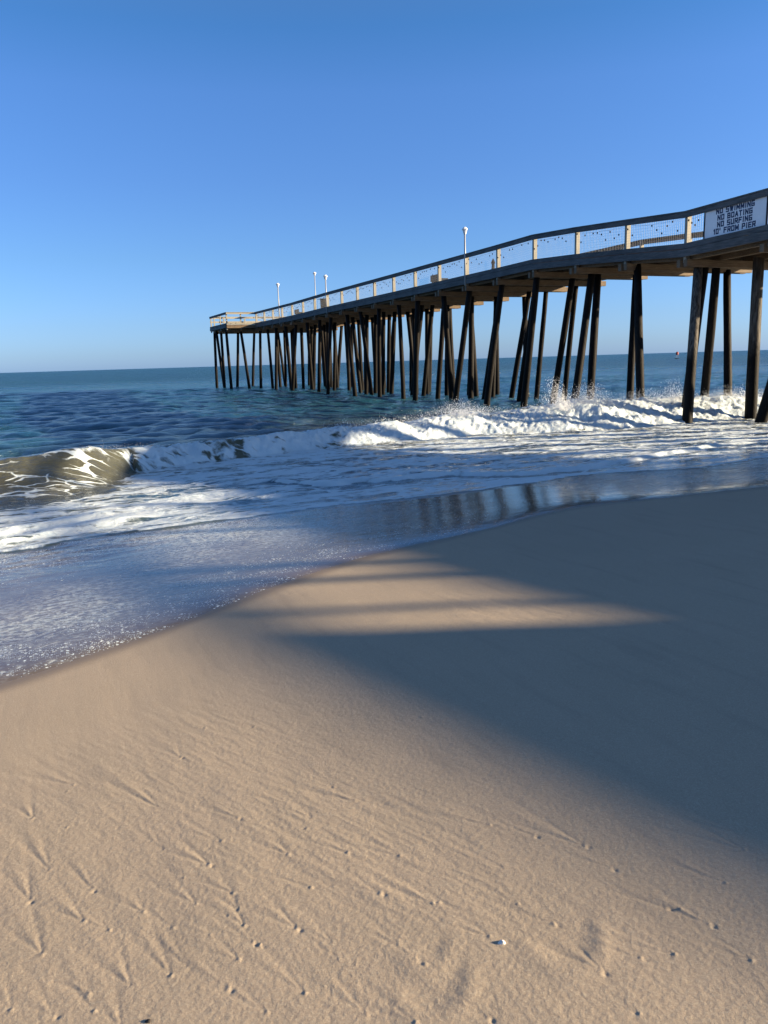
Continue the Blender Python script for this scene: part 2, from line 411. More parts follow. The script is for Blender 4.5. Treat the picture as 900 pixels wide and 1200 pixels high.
# softer, blotchier further right, streakier left
Z += zz*drys*fade
for i, (mx, my) in enumerate(MK):
    rr_ = random.Random(i)
    Lm = rr_.uniform(0.16, 0.60); amp = rr_.uniform(0.55, 1.1); ha = rr_.uniform(0.2, 1.0); hp = rr_.choice([0, .3, 1.0]); ang = math.radians(rr_.uniform(126, 148)); half = math.radians(rr_.uniform(6, 15))
    sel = (np.abs(X-mx) < 0.45) & (np.abs(Y-my) < 0.45) & (R < 9)
    if not sel.any(): continue
    dx = X[sel]-mx; dy = Y[sel]-my
    a = dx*math.cos(ang)+dy*math.sin(ang); b = -dx*math.sin(ang)+dy*math.cos(ang)
    rad = rr_.uniform(0.0042, 0.0068)
    bumpz = 0.0032*ha*np.exp(-((a+0.002)**2/rr_.uniform(.6,1.8)+b*b)/rad**2)
    pit = -0.0030*hp*np.exp(-((a+0.017)**2+b*b)/(0.007)**2)
    aa = np.clip(a, 0, None); env = np.exp(-aa/(Lm*0.5))*sst(a, -0.004, 0.012)
    wd = 0.004+0.045*aa
    side = rr_.choice([1, 1, 0.5, 0.3])
    v1 = np.exp(-((b-aa*math.tan(half))/wd)**2); v2 = np.exp(-((b+aa*math.tan(half))/wd)**2)
    ridge = np.exp(-(b/(0.006+0.04*aa))**2)
    Z[sel] += bumpz + pit + (0.6+0.4*float(sst(np.array(math.hypot(mx, my)), 1.9, 2.6)))*amp*env*(-0.0024*v1 - 0.0024*side*v2 + 0.0018*ridge)
for i in range(110):
    rr_ = random.Random(900+i); mx = rr_.uniform(-2.2, 2.2); my = rr_.uniform(1.4, 5.0)
    if my*PD[1]+mx*PD[0] > q_s(mx*PW[0]+my*PW[1])-0.9: continue
    sel = (np.abs(X-mx) < 0.06) & (np.abs(Y-my) < 0.06)
    if not sel.any(): continue
    dx = X[sel]-mx; dy = Y[sel]-my; rd_ = rr_.uniform(.0025, .0055)
    Z[sel] += rr_.uniform(.0012, .0032)*np.exp(-(dx*dx+dy*dy)/rd_**2) - .0015*rr_.random()*np.exp(-((dx+.012)**2+(dy-.006)**2)/.006**2)
# two soft heel-shaped scour marks
for (hx, hy, rad, rot) in ((505,1135,0.10,0.3),(655,1085,0.11,0.2),(500,1100,0.06,0.5)):
    mx, my = unproj(hx, hy)
    sel = (np.abs(X-mx) < 0.5) & (np.abs(Y-my) < 0.5)
    dx = X[sel]-mx; dy = Y[sel]-my
    ph = np.arctan2(dy, dx); rd = np.hypot(dx, dy*0.7)
    arc = sst(np.cos(ph-math.radians(-70)), -0.35, 0.7)
    Z[sel] += arc*(0.0030*np.exp(-((rd-rad)/0.030)**2) - 0.0014*np.exp(-((rd-rad*0.62)/0.036)**2))
wet = sst(NN, -0.22+0.12*fbm(P*0.8,Q*0,2,17), -0.02)
wet = np.maximum(wet, 0.30*sst(NN, -3.5, -0.5)*sst(P, 1.0, 5.0))
keep = NN < 60
beach = grid_mesh('beach', X, Y, Z, M_sand, {'wet': wet, 'pq': np.stack([P, Q, 0*P], 2)}, keep=keep)
tag(beach, 'tan sand beach with wash marks in front of the surf', 'beach', kind='structure')

# ------------------------------------------------------------------ sea
rs = radii([(2.6,12,0.0032),(12,34,0.0030),(34,80,0.0055),(80,400,0.012),(400,20000,0.03)])
an = angles(33, 0, 0.10, 0.25, 150)
X, Y, R = grid(rs, an)
P = X*PW[0]+Y*PW[1]; Q = X*PD[0]+Y*PD[1]
QS, QF, QC, HC = q_s(P), q_f(P), q_c(P), h_c(P)
NN = Q-QS
edge_n = 0.05*fbm(P*1.1, Q*0.0, 3, 41)
NE = NN + edge_n
MM = Q-QC + 0.16*fbm(P*0.9, Q*0.2, 3, 43)*sst(P, 1.5, 4)
SZ = sand_z(P, Q)
# calm base level
base = np.where(NE < 7, 0.30-0.034*NE, 0.062*np.exp(-(NE-7)/2.0))
film_z = SZ + 0.016*(1-np.exp(-np.clip(NE, 0, None)/0.12)) - 0.06*np.clip(-NE, 0, 1)
kb = sst(NE, 0.2, 2.2)
Z = film_z*(1-kb) + np.maximum(base, SZ+0.012)*kb
# swash and bore detail
zone = sst(NN, 2.0, 4.5)
bore = QF - Q + 0.12*fbm(P*1.6, Q*0.3, 3, 45)
Z += 0.016*np.exp(-np.clip(-bore, 0, None)/0.5)*sst(bore, 0.05, -0.10)                   # inner foam edge stands a few cm high
qb2 = np.interp(P, [-10,1,3.3,4.1,5,5.9,6.6,7.8,12,20],[11,12.4,12.4,11.2,11.0,10.96,10.2,10.0,11.3,11])
b2 = qb2 - Q + 0.25*fbm(P*1.1, Q*0.2, 3, 47)
Z += 0.055*np.exp(-np.clip(-b2, 0, None)/0.7)*sst(b2, 0.06, -0.10)*sst(P, 1.5, 3.0)
qr1 = np.interp(P, [-8,-.5,.17,1.08,1.7],[8.0,9.3,9.75,10.1,10.3])
rr1 = Q-qr1+0.1*fbm(P*1.8, Q*0.3, 2, 48)
Z += 0.07*np.exp(-(rr1/np.where(rr1 < 0, 0.13, 0.35))**2)*sst(P, 1.5, 0.7)
rr2 = Q-qr1-0.75+0.15*fbm(P*1.8, Q*0.3, 2, 52)
Z += 0.05*np.exp(-(rr2/np.where(rr2 < 0, 0.14, 0.4))**2)*sst(P, 1.3, 0.4)
inner = zone*sst(MM, 0.5, -0.6)
Z += inner*(0.040*fbm(P*0.55, Q*1.5, 4, 51, 0.55) + 0.012*fbm(P*3.0, Q*6.0, 3, 55))
# breaker
Lf = np.interp(P, [-10,-3,0,.9,1.6,2.4,5.5,8,11,13,16,30],[2.6,2.5,2.1,1.5,.55,.40,.45,.75,1.0,1.5,1.6,1.6])
Lb = np.interp(P, [-10,0,4,8,12,16,30],[2.2,2.0,1.9,2.0,1.6,1.4,1.5])
fr = np.clip(1+MM/Lf, 0, 1)
lump = sst(P, 2.2, 7.0)
concave = np.where(P < 1.6, fr**1.7, fr**0.8)
prof = np.where(MM < 0, concave, np.exp(-(MM/Lb)**2))
foamzone = np.exp(-((MM+0.3*Lf)/(0.75*Lf+0.15))**2)
tb = (0.55*fbm(P*0.9, Q*0.9, 4, 61, 0.6) + 0.30*np.abs(fbm(P*2.6, Q*2.6, 5, 65, 0.65)) + 0.16*fbm(P*9, Q*9, 4, 69, 0.6) - 0.1)
Z += HC*prof*(1 + 0.10*fbm(P*1.5, Q*0.4, 3, 59)) + lump*foamzone*HC*0.50*tb
mid = sst(P, 1.2, 2.4)*(1-lump)
Z += mid*foamzone*0.10*fbm(P*4, Q*4, 4, 71, 0.6)
# sea waves
WV = np.zeros_like(Z)
sea_env = sst(MM, -0.3, 5.0)
shore_dir = math.atan2(-PD[1], -PD[0])
cell = np.gradient(rs)[:, None]*np.ones_like(R)
wr = np.random.default_rng(9)
for lam, amp, spread in [(17,.05,.18),(13,.04,.25),(9.5,.032,.35),(7,.028,.45),(5.6,.026,.5),(4.6,.026,.6),(3.8,.026,.6),(3.1,.025,.6),(2.6,.024,.7),(2.2,.021,.7),(1.8,.017,.7),(1.5,.014,.8),(1.25,.011,.9),(1.0,.008,.9),(.8,.006,1.0),(6.3,.025,.6),(4.1,.024,.7),(2.9,.022,.8),(2.0,.018,.9),(1.6,.014,.8)]:
    th = shore_dir + wr.normal(0, spread) + 0.15; k = 2*np.pi/lam
    ph = k*(X*math.cos(th)+Y*math.sin(th)) + wr.uniform(0, 6.28) + 1.2*perlin(P/(lam*2.5), Q/(lam*2.5), 81)
    s_ = np.sin(ph); wt = 1-sst(cell, lam*0.22, lam*0.42)
    WV += wt*amp*(1.75 if lam < 1.7 else 1.35 if lam < 2.4 else 0.75 if lam < 7 else 1.0)*(s_ + 0.25*np.cos(2*ph))*(0.65+0.9*np.clip(perlin(P/(lam*1.7), Q/(lam*1.1), 83)+0.3, 0, 1))
Z += 0.85*WV*sea_env
# second low swell hump behind the breaker
Z += 0.16*np.exp(-((Q-QC-9-0.8*perlin(P*0.12, Q*0, 91))/1.9)**2)*sst(P, 26, 4)
# ---- foam density etc.
behind = sst(MM, -0.1, 1.2)
D = np.full_like(Z, -0.6)
inz = sst(-bore, -0.05, 0.10)*sst(MM, 0.3, -0.2)
d_in = np.interp(P, [-4,0,3,8,14],[.60,.60,.60,.56,.53]) + 0.13*fbm(P*0.35, Q*0.8, 3, 101)
# darker, foam-poor patch at the foot of the unbroken part, and a band of open water between the two bores
glass_foot = sst(P, 1.6, 0.6)*sst(Q, QC-3.0, QC-2.1)
d_in = d_in - 0.62*glass_foot
D = np.where(inz > 0, D+(d_in+0.6)*inz, D)
D += 0.30*np.exp(-(bore/0.12)**2)*sst(-bore, -0.08, 0.0)
D += inz*0.28*np.exp(-(b2/0.10)**2)*sst(P, 1.5, 3.0)
D -= inz*0.42*np.exp(-((b2-0.22)/0.16)**2)*sst(P, 1.5, 3.0)
D += 0.12*(np.exp(-(rr1/0.28)**2)+np.exp(-(rr2/0.3)**2))*sst(P, 1.6, 0.8)
# breaker face
crest = np.exp(-((MM+0.35*Lf)/(0.62*Lf+0.12))**2)
face_d = np.interp(P, [-10,-2,-.4,.1,.45,.62,.85,1.05,1.25,1.6,1.8,2.6,5,7,9,30],[.02,.04,.02,.04,.06,.46,.28,.02,-.04,.22,.55,.66,.62,.70,.92,1.02])
face_n = 0.16*sst(P, -5, 0)*perlin(P*1.9, Q*1.2, 111)*sst(P, 1.6, 2.6)*(1-sst(P, 6, 9))*2.2
kf = sst(crest, 0.15, 0.6)
D = D*(1-kf) + (face_d+face_n)*kf
lip = np.exp(-((MM+0.05)/0.16)**2)*np.interp(P, [-10,-1,0,1,2,3],[.25,.28,.22,.25,.3,0])
D += lip
# foam trailing behind the broken part
trail = sst(P, 4.0, 7.0)*np.exp(-np.clip(MM, 0, None)/1.2)*behind
D = np.where(MM > 0, np.maximum(D, -0.6+0.98*trail), D)
seaN = fbm(P*0.22, Q*0.35, 3, 121)
D = np.where(MM > 1.5, np.maximum(D, -0.35+0.10*seaN), D)
# swash film
inner_f = sst(bore, -0.02, 0.10)
leftish = sst(P, 5.2, 2.2)
d_film = -0.16 + 0.12*leftish + 0.16*sst(P,6,8.5) + 0.16*fbm(P*0.9+Q*0.5, Q*0.9-P*0.5, 4, 131) - 0.30*sst(P, 2.6, 4.2)
film_smear = 0.0*np.exp(-((NN-1.0)/0.5)**2)*sst(P, .9, -0.2)
D = np.where(bore > 0, D*(1-inner_f)+(d_film+film_smear)*inner_f, D)
D -= 0.8*np.exp(-NN/0.05)*(NN > 0)*0.3
film = sst(NN, 4.4, 1.4)
film = np.maximum(film, inner_f*0.85)
bub = np.clip(leftish*(0.62*np.exp(-((NN-0.45)/0.45)**2) + 0.95*np.exp(-(bore/1.0)**2)*inner_f) + 0.5*np.exp(-(NN/0.14)**2)*sst(P, 4.5, 1.0), 0, 1)
bub *= inner_f
hz = 0.5+0.75*fbm(P*0.9-Q*0.6, Q*0.9+P*0.6, 4, 141)
haze = inner_f*np.clip(leftish*(1.15*np.exp(-((NN-1.1)/0.75)**2)*sst(P, 1.6, -.4)*hz + 0.55*hz*np.exp(-((NN-2.2)/1.3)**2)*sst(P, -1.0, 1.2) + 0.75*np.exp(-(bore/1.1)**2)*hz) + 0.50*sst(P, 5.6, 7.2)*hz*sst(NN, .15, .5), 0, 1)
turb = 0.92*np.exp(-np.clip(MM, 0, None)/3.2)*sst(MM, -6, -1)
turb = np.maximum(turb, 0.60*sst(Q, 31, 20)*sst(P, 0.0, 9.0))
turb = np.maximum(turb, (0.22+0.25*sst(P, 7, 12)+0.4*sst(P, 1.8, .6))*sst(MM, 0, -2))
turb = np.clip(turb + 0.10*seaN, 0, 1)
chop = 0.10 + 0.75*sst(MM, -0.5, 3.0)
chop = np.where(MM < 0, 0.10+0.20*sst(NN, 3.0, 6.0)*np.ones_like(Z), chop)
chop = chop*(1-inner_f) + (0.025+0.15*sst(P, 5.8, 8.0))*inner_f
keep = NE > -0.35
sea = grid_mesh('sea', X, Y, Z, M_water, {'foam': D, 'turb': turb, 'film': film, 'bub': bub, 'chop': chop, 'far': sst(R, 25, 160), 'haze': haze, 'lace': kf*sst(P, 1.75, 1.0), 'pq': np.stack([P, Q, 0*P], 2)}, keep=keep)
tag(sea, 'blue green sea with a breaking wave and foamy swash', 'sea', kind='structure')

# ------------------------------------------------------------------ spray
t = NT('white_spray'); t.b.inputs['Base Color'].default_value = C(0.86,0.87,0.87); t.b.inputs['Roughness'].default_value = 0.5; M_spray = t.m
sv = []; sf = []
def drop(x, y, z, rad):
    b = len(sv)
    q_ = [(1,0,0),(-1,0,0),(0,1,0),(0,-1,0),(0,0,1),(0,0,-1)]
    for a in q_: sv.append((x+a[0]*rad*random.uniform(.6,1.3), y+a[1]*rad*random.uniform(.6,1.3), z+a[2]*rad*random.uniform(.6,1.3)))
    for fc in ((0,2,4),(2,1,4),(1,3,4),(3,0,4),(2,0,5),(1,2,5),(3,1,5),(0,3,5)): sf.append(tuple(b+i for i in fc))
def burst(p, q, z, n, sp, sq, up, lean=0.0):
    for i in range(n*2):
        k = random.random()**1.6
        dp = random.gauss(0, sp)*(0.4+k); dq = random.gauss(0, sq)
        x, y = XY(p+dp+lean*k, q+dq)
        drop(x, y, z+up*k*math.exp(-(dp/(sp*1.6))**2)+random.gauss(0, 0.03), random.choice([.003,.004,.005,.006,.008,.012])*(1.25-0.6*k))
for i in range(11000):
    p = random.uniform(6.5, 27); q = float(q_c(p))
    x, y = XY(p, q+random.gauss(-0.25, 0.45)); hh = float(h_c(p))
    drop(x, y, hh*random.uniform(0.7, 1.0)+abs(random.gauss(0, 0.10)), random.choice([.003,.004,.005,.006,.009]))
burst(10.8, 19.1, .5, 1500, .55, .3, .42, -.1)
burst(13.75, 18.5, .5, 1500, .22, .2, .95, -.35)
burst(14.9, 18.6, .5, 2200, .5, .25, .75, -.2)
burst(16.9, 18.6, .5, 1500, .9, .3, .45)
burst(18.0, 18.4, .5, 700, .2, .2, .75, -.2)
burst(20.5, 18.5, .5, 1300, 1.0, .3, .42)
for i in range(160):
    p = random.uniform(0.5, 2.2); q = float(q_c(p)); x, y = XY(p, q+random.gauss(0, .12))
    drop(x, y, float(h_c(p))+abs(random.gauss(0, .04)), random.uniform(.002,.0045))
me = bpy.data.meshes.new('spray'); me.from_pydata(sv, [], sf); me.materials.append(M_spray); me.update()
spray = bpy.data.objects.new('spray', me); COL.objects.link(spray)
tag(spray, 'white spray thrown up along the top of the breaking wave', 'spray', kind='stuff')

# ------------------------------------------------------------------ pier
PN, PF = 17.64, 22.95                # near and far edge
SP = 2.553; EXT = 2.5
def qt(k): return 18.0 + SP*k
TQ = [15.1] + [qt(i) for i in range(0, 20)]
ts = [-18,-11,-8,-7,-6,-5,-4,-3,-2,-1,0,1,2,3,4,8,12,15,19,22]
rz = [5.0,5.12,5.38,5.43,5.49,5.62,6.0,6.3,6.2,6.03,5.99,6.18,6.36,6.50,6.48,6.45,6.44,6.38,6.42,6.44]  # landward heights, out of view, are shaped for the shadows they cast
def rail_z(q): return float(np.interp((q-18.0)/SP, ts, rz))
def deck_z(q): return rail_z(q)-1.03
pc, qc0 = (PN+PF)/2, 18.0
pier = empty('pier', pc, qc0, 0.0)
tag(pier, 'long wooden fishing pier on tall dark piles running out over the surf', 'pier')
def L(p, q, z): return (p-pc, q-qc0, z)
QE = qt(19)+6.6                       # sea end
post_q = [qt(i) for i in range(-14, -8)] + [-4.15, -2.6, -2.0, 0.1] + [qt(i) for i in range(-6, -1)] + [15.1] + [qt(i) for i in range(0, 20)]  # uneven landward posts, out of view, are set for their shadow strips
lineq = post_q + [qt(20), qt(21), QE]
# deck planks
mb = MB(); q = post_q[0]
while q < QE-0.14:
    z = deck_z(q); e = random.uniform(-.015, .015)
    far = PF + (7.4 if q < 2.6 else 0.0)  # unseen landward widening, added to shade the wash
    if q > qt(19)+.05: a, b = PN-EXT, PF+EXT
    else: a, b = PN+.02, far-.02
    mb.box(L(a, q, z-.05), L(b+e, q+.138, z))
    q += .144
mb.build('deck', M_deck, pier)
# stringers
for i, p in enumerate([PN+.25, PN+1.35, (PN+PF)/2, PF-1.35, PF-.25]):
    mb = MB(); mb.strip([L(p, q, deck_z(q)-.185) for q in lineq], .06, .13); mb.build('stringer', M_cap, pier)
# fascia boards, handrails and posts per side
def side(p, s, qs, post=True):
    mb = MB(); mb.strip([L(p+s*.03, q, deck_z(q)+.06) for q in qs], .03, .075); mb.build('kerb_board', M_rail, pier)
    mb = MB(); mb.strip([L(p+s*.045, q, deck_z(q)-.135) for q in qs], .03, .105); mb.build('fascia_board', M_rail, pier)
    mb = MB()
    mb.strip([L(p-s*.02, q, rail_z(q)-.02) for q in qs], .085, .02)
    mb.strip([L(p+s*.03, q, rail_z(q)-.115) for q in qs], .022, .07)
    mb.build('handrail', M_rail, pier)
far_q = [q for q in lineq if q <= qt(19)+.01]
mbp = MB(); mbp.box((-.075,-.05,-.40),(.075,.05,.985)); post_me = mbp.mesh('post', M_post)
def post(p, q, me=None):
    return place('post', me or post_me, pier, L(p, q, deck_z(q)))
near_q = [q for q in lineq if q <= qt(19)+.01]
side(PN, -1, near_q); side(PF, 1, far_q)
for q in near_q: post(PN+.085, q)
for q in far_q: post(PF-.085, q)
# unseen landward panels shaped to shade the sand, with one bay left for sunlight
t = -14
for i in range(len(near_q)-1):
    a, b = near_q[i], near_q[i+1]
    if a > 1: break
    if not (a > -4.2 and a < -2.5):
        za, zb = deck_z(a), deck_z(b); mb = MB()
        top = .90 if b < -2.5 else .45
        mb.add([L(PN+.10,a,za+.12),L(PN+.10,b,zb+.12),L(PN+.10,b,zb+top),L(PN+.10,a,za+top),L(PN+.13,a,za+.12),L(PN+.13,b,zb+.12),L(PN+.13,b,zb+top),L(PN+.13,a,za+top)],
               [(0,3,2,1),(4,5,6,7),(0,1,5,4),(1,2,6,5),(2,3,7,6),(3,0,4,7)])
        mb.build('shadow_panel', M_rail, pier)
mb = MB(); mb.box((-.05,-.045,-.40),(.05,.045,.985)); slim = mb.mesh('post', M_post); post(PN+.085, -3.55, slim)  # slim unseen post added for a thin shadow strip across the gap
for (a, b) in ((-4.15,-2.6),(-2.6,-2.0)):  # low unseen boards added to cut the sunlit tongue short
    za, zb = deck_z(a), deck_z(b); mb = MB(); hi = .49
    mb.add([L(PN+.10,a,za+.12),L(PN+.10,b,zb+.12),L(PN+.10,b,zb+hi),L(PN+.10,a,za+hi),L(PN+.13,a,za+.12),L(PN+.13,b,zb+.12),L(PN+.13,b,zb+hi),L(PN+.13,a,za+hi)],
           [(0,3,2,1),(4,5,6,7),(0,1,5,4),(1,2,6,5),(2,3,7,6),(3,0,4,7)])
    mb.build('shadow_panel', M_rail, pier)
# galvanised wire mesh in the open bays
for i in range(len(near_q)-1):
    a, b = near_q[i]+.05, near_q[i+1]-.05
    if a < 14 or i > 60: continue
    mb = MB(); n = int((b-a)/.075); hw = .0016
    if a < 16: a = 17.34; n = int((b-a)/.075)
    for j in range(1, n):
        q = a+(b-a)*j/n; z = deck_z(q)
        mb.box(L(PN+.036-hw, q-hw, z+.135), L(PN+.036+hw, q+hw, z+.86))
    for j in range(1, 9):
        h_ = .135+.725*j/9
        mb.strip([L(PN+.0405, a, deck_z(a)+h_), L(PN+.0405, b, deck_z(b)+h_)], hw, hw)
    o = mb.build('wire_mesh', M_lampg, pier)
# T-shaped end platform railings
def cross_rail(q, p0, p1, s):
    z0 = rail_z(q)
    mb = MB()
    mb.box(L(p0, q+s*.03-.02, z0-.03), L(p1, q+s*.03+.02, z0-.17)); mb.box(L(p0, q-.08, z0-.03+.003), L(p1, q+.08, z0+.01))
    mb.build('handrail', M_post, pier)
    mb = MB(); mb.box(L(p0, q+s*.03-.015, z0-.40), L(p1, q+s*.03+.015, z0-.54)); mb.build('middle_rail', M_post, pier)
    mb = MB(); mb.box(L(p0, q+s*.04-.03, z0-.86), L(p1, q+s*.04+.03, z0-1.03)); mb.build('kerb_board', M_post, pier)
    mb = MB(); mb.box(L(p0, q+s*.045-.03, z0-1.06), L(p1, q+s*.045+.03, z0-1.30)); mb.build('fascia_board', M_cap, pier)
qe0 = qt(19)+.02
cross_rail(qe0, PN-EXT, PN-.05, -1); cross_rail(qe0, PF+.05, PF+EXT, -1); cross_rail(QE, PN-EXT, PF+EXT, 1)
for pe, s in ((PN-EXT,-1),(PF+EXT,1)):
    side(pe, s, [qe0+.04, qt(20), qt(21), QE-.04])
mbp = MB(); mbp.box((-.05,-.05,-.40),(.05,.05,.98)); post2 = mbp.mesh('post', M_post)
for q in (qe0+.12, qt(20), qt(21), QE-.12):
    for pe in (PN-EXT+.06, PF+EXT-.06): post(pe, q, post2)
for p in (PN-1.25, PF+1.25): post(p, qe0+.10, post2)
for p in np.linspace(PN-1.25, PF+1.25, 5): post(float(p), QE-.12, post2)
for p in (PN-2.2, PN-1.2, PF+1.2, PF+2.2):
    mb = MB(); mb.strip([L(p, q, deck_z(q)-.18) for q in (qe0+.1, qt(20), qt(21), QE-.1)], .06, .12); mb.build('stringer', M_cap, pier)
# pile caps (doubled timbers bolted across the pile heads)
mb = MB(); mb.box((-2.70,-.20,-.52),(2.80,-.07,-.318)); mb.box((-2.70,.07,-.52),(2.80,.20,-.318)); cap_me = mb.mesh('cap_beam', M_cap)
def cap(q): return place('cap_beam', cap_me, pier, L(pc, q, deck_z(q)))
for q in post_q: cap(q+.05)
mb = MB(); mb.box((-5.05,-.2,-.52),(5.05,.2,-.318)); cap2 = mb.mesh('cap_beam', M_cap)
for q in (qt(19)+.9, qt(20)+.8, qt(21)+.6): place('cap_beam', cap2, pier, L(pc, q, deck_z(q)))
# piles
def pile(p0, q0, p1, q1, rad=.15, mat=None, zt=None, target=None):
    """top (p0,q0) under the cap, (p1,q1) where it meets z = 0"""
    zt = deck_z(q0)-.33 if zt is None else zt
    pts = []; rad_ = []
    zb = -2.2
    for i in range(8):
        k = i/7; z = zt+(zb-zt)*k; g = (zt-z)/zt
        wv = 0.02*math.sin(k*3.1+p0*7+q0)
        pts.append((p0+(p1-p0)*g-pc+wv, q0+(q1-q0)*g-qc0-wv, z)); rad_.append(rad*(.77+.15*k))
    mb = target or MB(); mb.tube(pts, rad_, 12, .05)
    if target is None: return mb.build('pile', mat or M_pile, pier, smooth=True)
pale = pile(18.3,18.15,17.18,17.13,.17,M_pile_pale); pale['label'] = 'bleached pale pile, dark only near the water'
pile(18.5,18.05,17.75,17.8,.16); pile(19.0,18.1,19.85,19.2,.16); 
pb = pile(19.75,17.2,19.45,16.95,.20,M_pile_pale); pb['label'] = 'thick pile with a bleached grey upper half'
pile(19.2,14.95,18.3,15.6,.19); pile(20.9,15.1,21.0,15.3,.17)
pile(18.1,20.5,16.95,18.76,.155); pile(22.05,20.5,20.67,18.93,.155)
pile(18.4,23.15,17.36,22.7,.16); pile(18.75,23.2,18.3,22.95,.16); pile(20.4,23.15,19.75,22.5,.155)
pile(17.85,25.65,17.75,26.45,.155); pile(19.6,25.75,19.7,27.2,.155); pile(20.7,25.65,20.9,26.2,.145)
pile(17.9,28.2,17.43,28.64,.155); pile(19.7,28.4,20.3,30.5,.15); pile(21.7,28.25,22.1,29.6,.14)
pile(17.9,30.75,17.8,32.15,.155); pile(19.5,30.75,19.3,32.0,.15); pile(21.0,30.8,21.1,32.4,.145); pile(21.9,30.8,21.8,31.3,.14)
for k in range(6, 20):
    for j, p in enumerate((17.95, 19.4, 20.9, 22.5) + ((20.1,) if k > 7 else ())):
        if k in (9, 13, 16) and j == 1: continue
        pile(p+random.uniform(-.1,.1), qt(k)+.05, p+random.choice([-.4,-.2,.05,.2,.45])*(1 if j in (0,3) else .6), qt(k)+random.gauss(.35,.45), random.uniform(.135,.165))
for (p, q, a, b) in ((15.3,qt(19)+.9,15.35,qt(19)+.75),(15.35,qt(20)+.8,15.3,qt(20)+.5),(15.3,qt(21)+.6,15.25,qt(21)+.9),(15.4,qt(21)+.2,15.6,qt(20)+1.9),(16.5,qt(19)+.9,17.0,qt(19)+1.0),(16.9,qt(20)+.8,16.5,qt(20)+.9),(24.6,qt(20)+.8,24.5,qt(20)+1.2),(26.0,qt(20)+.8,26.2,qt(20)+1.0),(19.0,qt(21)+.6,18.6,qt(21)+.9),(21.2,qt(21)+.6,21.6,qt(21)+.4)):
    pile(p, q, a, b, .15)
mb = MB()
for k in range(-14, -1):
    for p in (17.95, 20.2, 22.5) + ((25, 28) if k < -6 else ()):
        q = qt(k)
        x = p+random.uniform(-.3,.3)
        pile(p, q+.05, x, q+random.gauss(0,.3), .17, target=mb)
o = mb.build('pile', M_pile, pier, smooth=True); o['kind'] = 'stuff'

# ------------------------------------------------------------------ warning sign
sg = empty('warning_sign', PN+.02, 16.27, deck_z(16.27)); sg.rotation_euler = (0, 0, TH)
tag(sg, 'white warning sign with navy block letters hung on the pier railing', 'sign')
slope = (rail_z(15.25)-rail_z(17.28))/2.03
mb = MB(); h0, h1 = .06, .93
def q_l(x, z): return z
mb.box((-.012,-1.02,h0),(.012,1.02,h1)); mb.build('panel', M_sign, sg)
for a_, b_ in ((1.021,1.05),(-1.05,-1.021)):
    mb = MB(); mb.box((-.03,a_,h0),(.02,b_,h1)); mb.build('edge_strip', M_bluegrey, sg)
GLY = {'N':[[(0,0),(0,6)],[(0,6),(4,0)],[(4,0),(4,6)]],'O':[[(0,.6),(0,5.4)],[(4,.6),(4,5.4)],[(0,6),(4,6)],[(0,0),(4,0)]],
'S':[[(4,6),(0,6)],[(0,6),(0,3)],[(0,3),(4,3)],[(4,3),(4,0)],[(4,0),(0,0)]],'W':[[(0,6),(1.2,0)],[(1.2,0),(2.4,5)],[(2.4,5),(3.6,0)],[(3.6,0),(4.8,6)]],
'I':[[(.6,0),(.6,6)]],'M':[[(0,0),(0,6)],[(0,6),(2.3,1.5)],[(2.3,1.5),(4.6,6)],[(4.6,6),(4.6,0)]],'G':[[(4,6),(0,6)],[(0,6),(0,0)],[(0,0),(4,0)],[(4,0),(4,2.8)],[(4,2.8),(2.2,2.8)]],
'B':[[(0,0),(0,6)],[(0,6),(3.4,6)],[(3.7,5.6),(3.7,3.4)],[(0,3),(3.6,3)],[(4,2.6),(4,.4)],[(0,0),(3.7,0)]],'A':[[(0,0),(2,6)],[(2,6),(4,0)],[(.9,2),(3.1,2)]],
'T':[[(0,6),(4,6)],[(2,6),(2,0)]],'U':[[(0,6),(0,0)],[(0,0),(4,0)],[(4,0),(4,6)]],'R':[[(0,0),(0,6)],[(0,6),(4,6)],[(4,6),(4,2.8)],[(4,2.8),(0,2.8)],[(1.8,2.8),(4,0)]],
'F':[[(0,0),(0,6)],[(0,6),(4,6)],[(0,3.1),(3.2,3.1)]],'P':[[(0,0),(0,6)],[(0,6),(4,6)],[(4,6),(4,2.7)],[(4,2.7),(0,2.7)]],'E':[[(0,0),(0,6)],[(0,6),(4,6)],[(0,3),(3.3,3)],[(0,0),(4,0)]],
'1':[[(1.2,0),(1.2,6)],[(0,4.6),(1.2,6)]],'0':[[(0,0),(0,6)],[(3.6,0),(3.6,6)],[(0,6),(3.6,6)],[(0,0),(3.6,0)]],"'":[[(.5,4.4),(.5,6.2)]],' ':[]}
ADV = {'I':1.2,'M':4.6,'W':4.8,"'":1,' ':1.6,'1':1.6,'0':3.6}
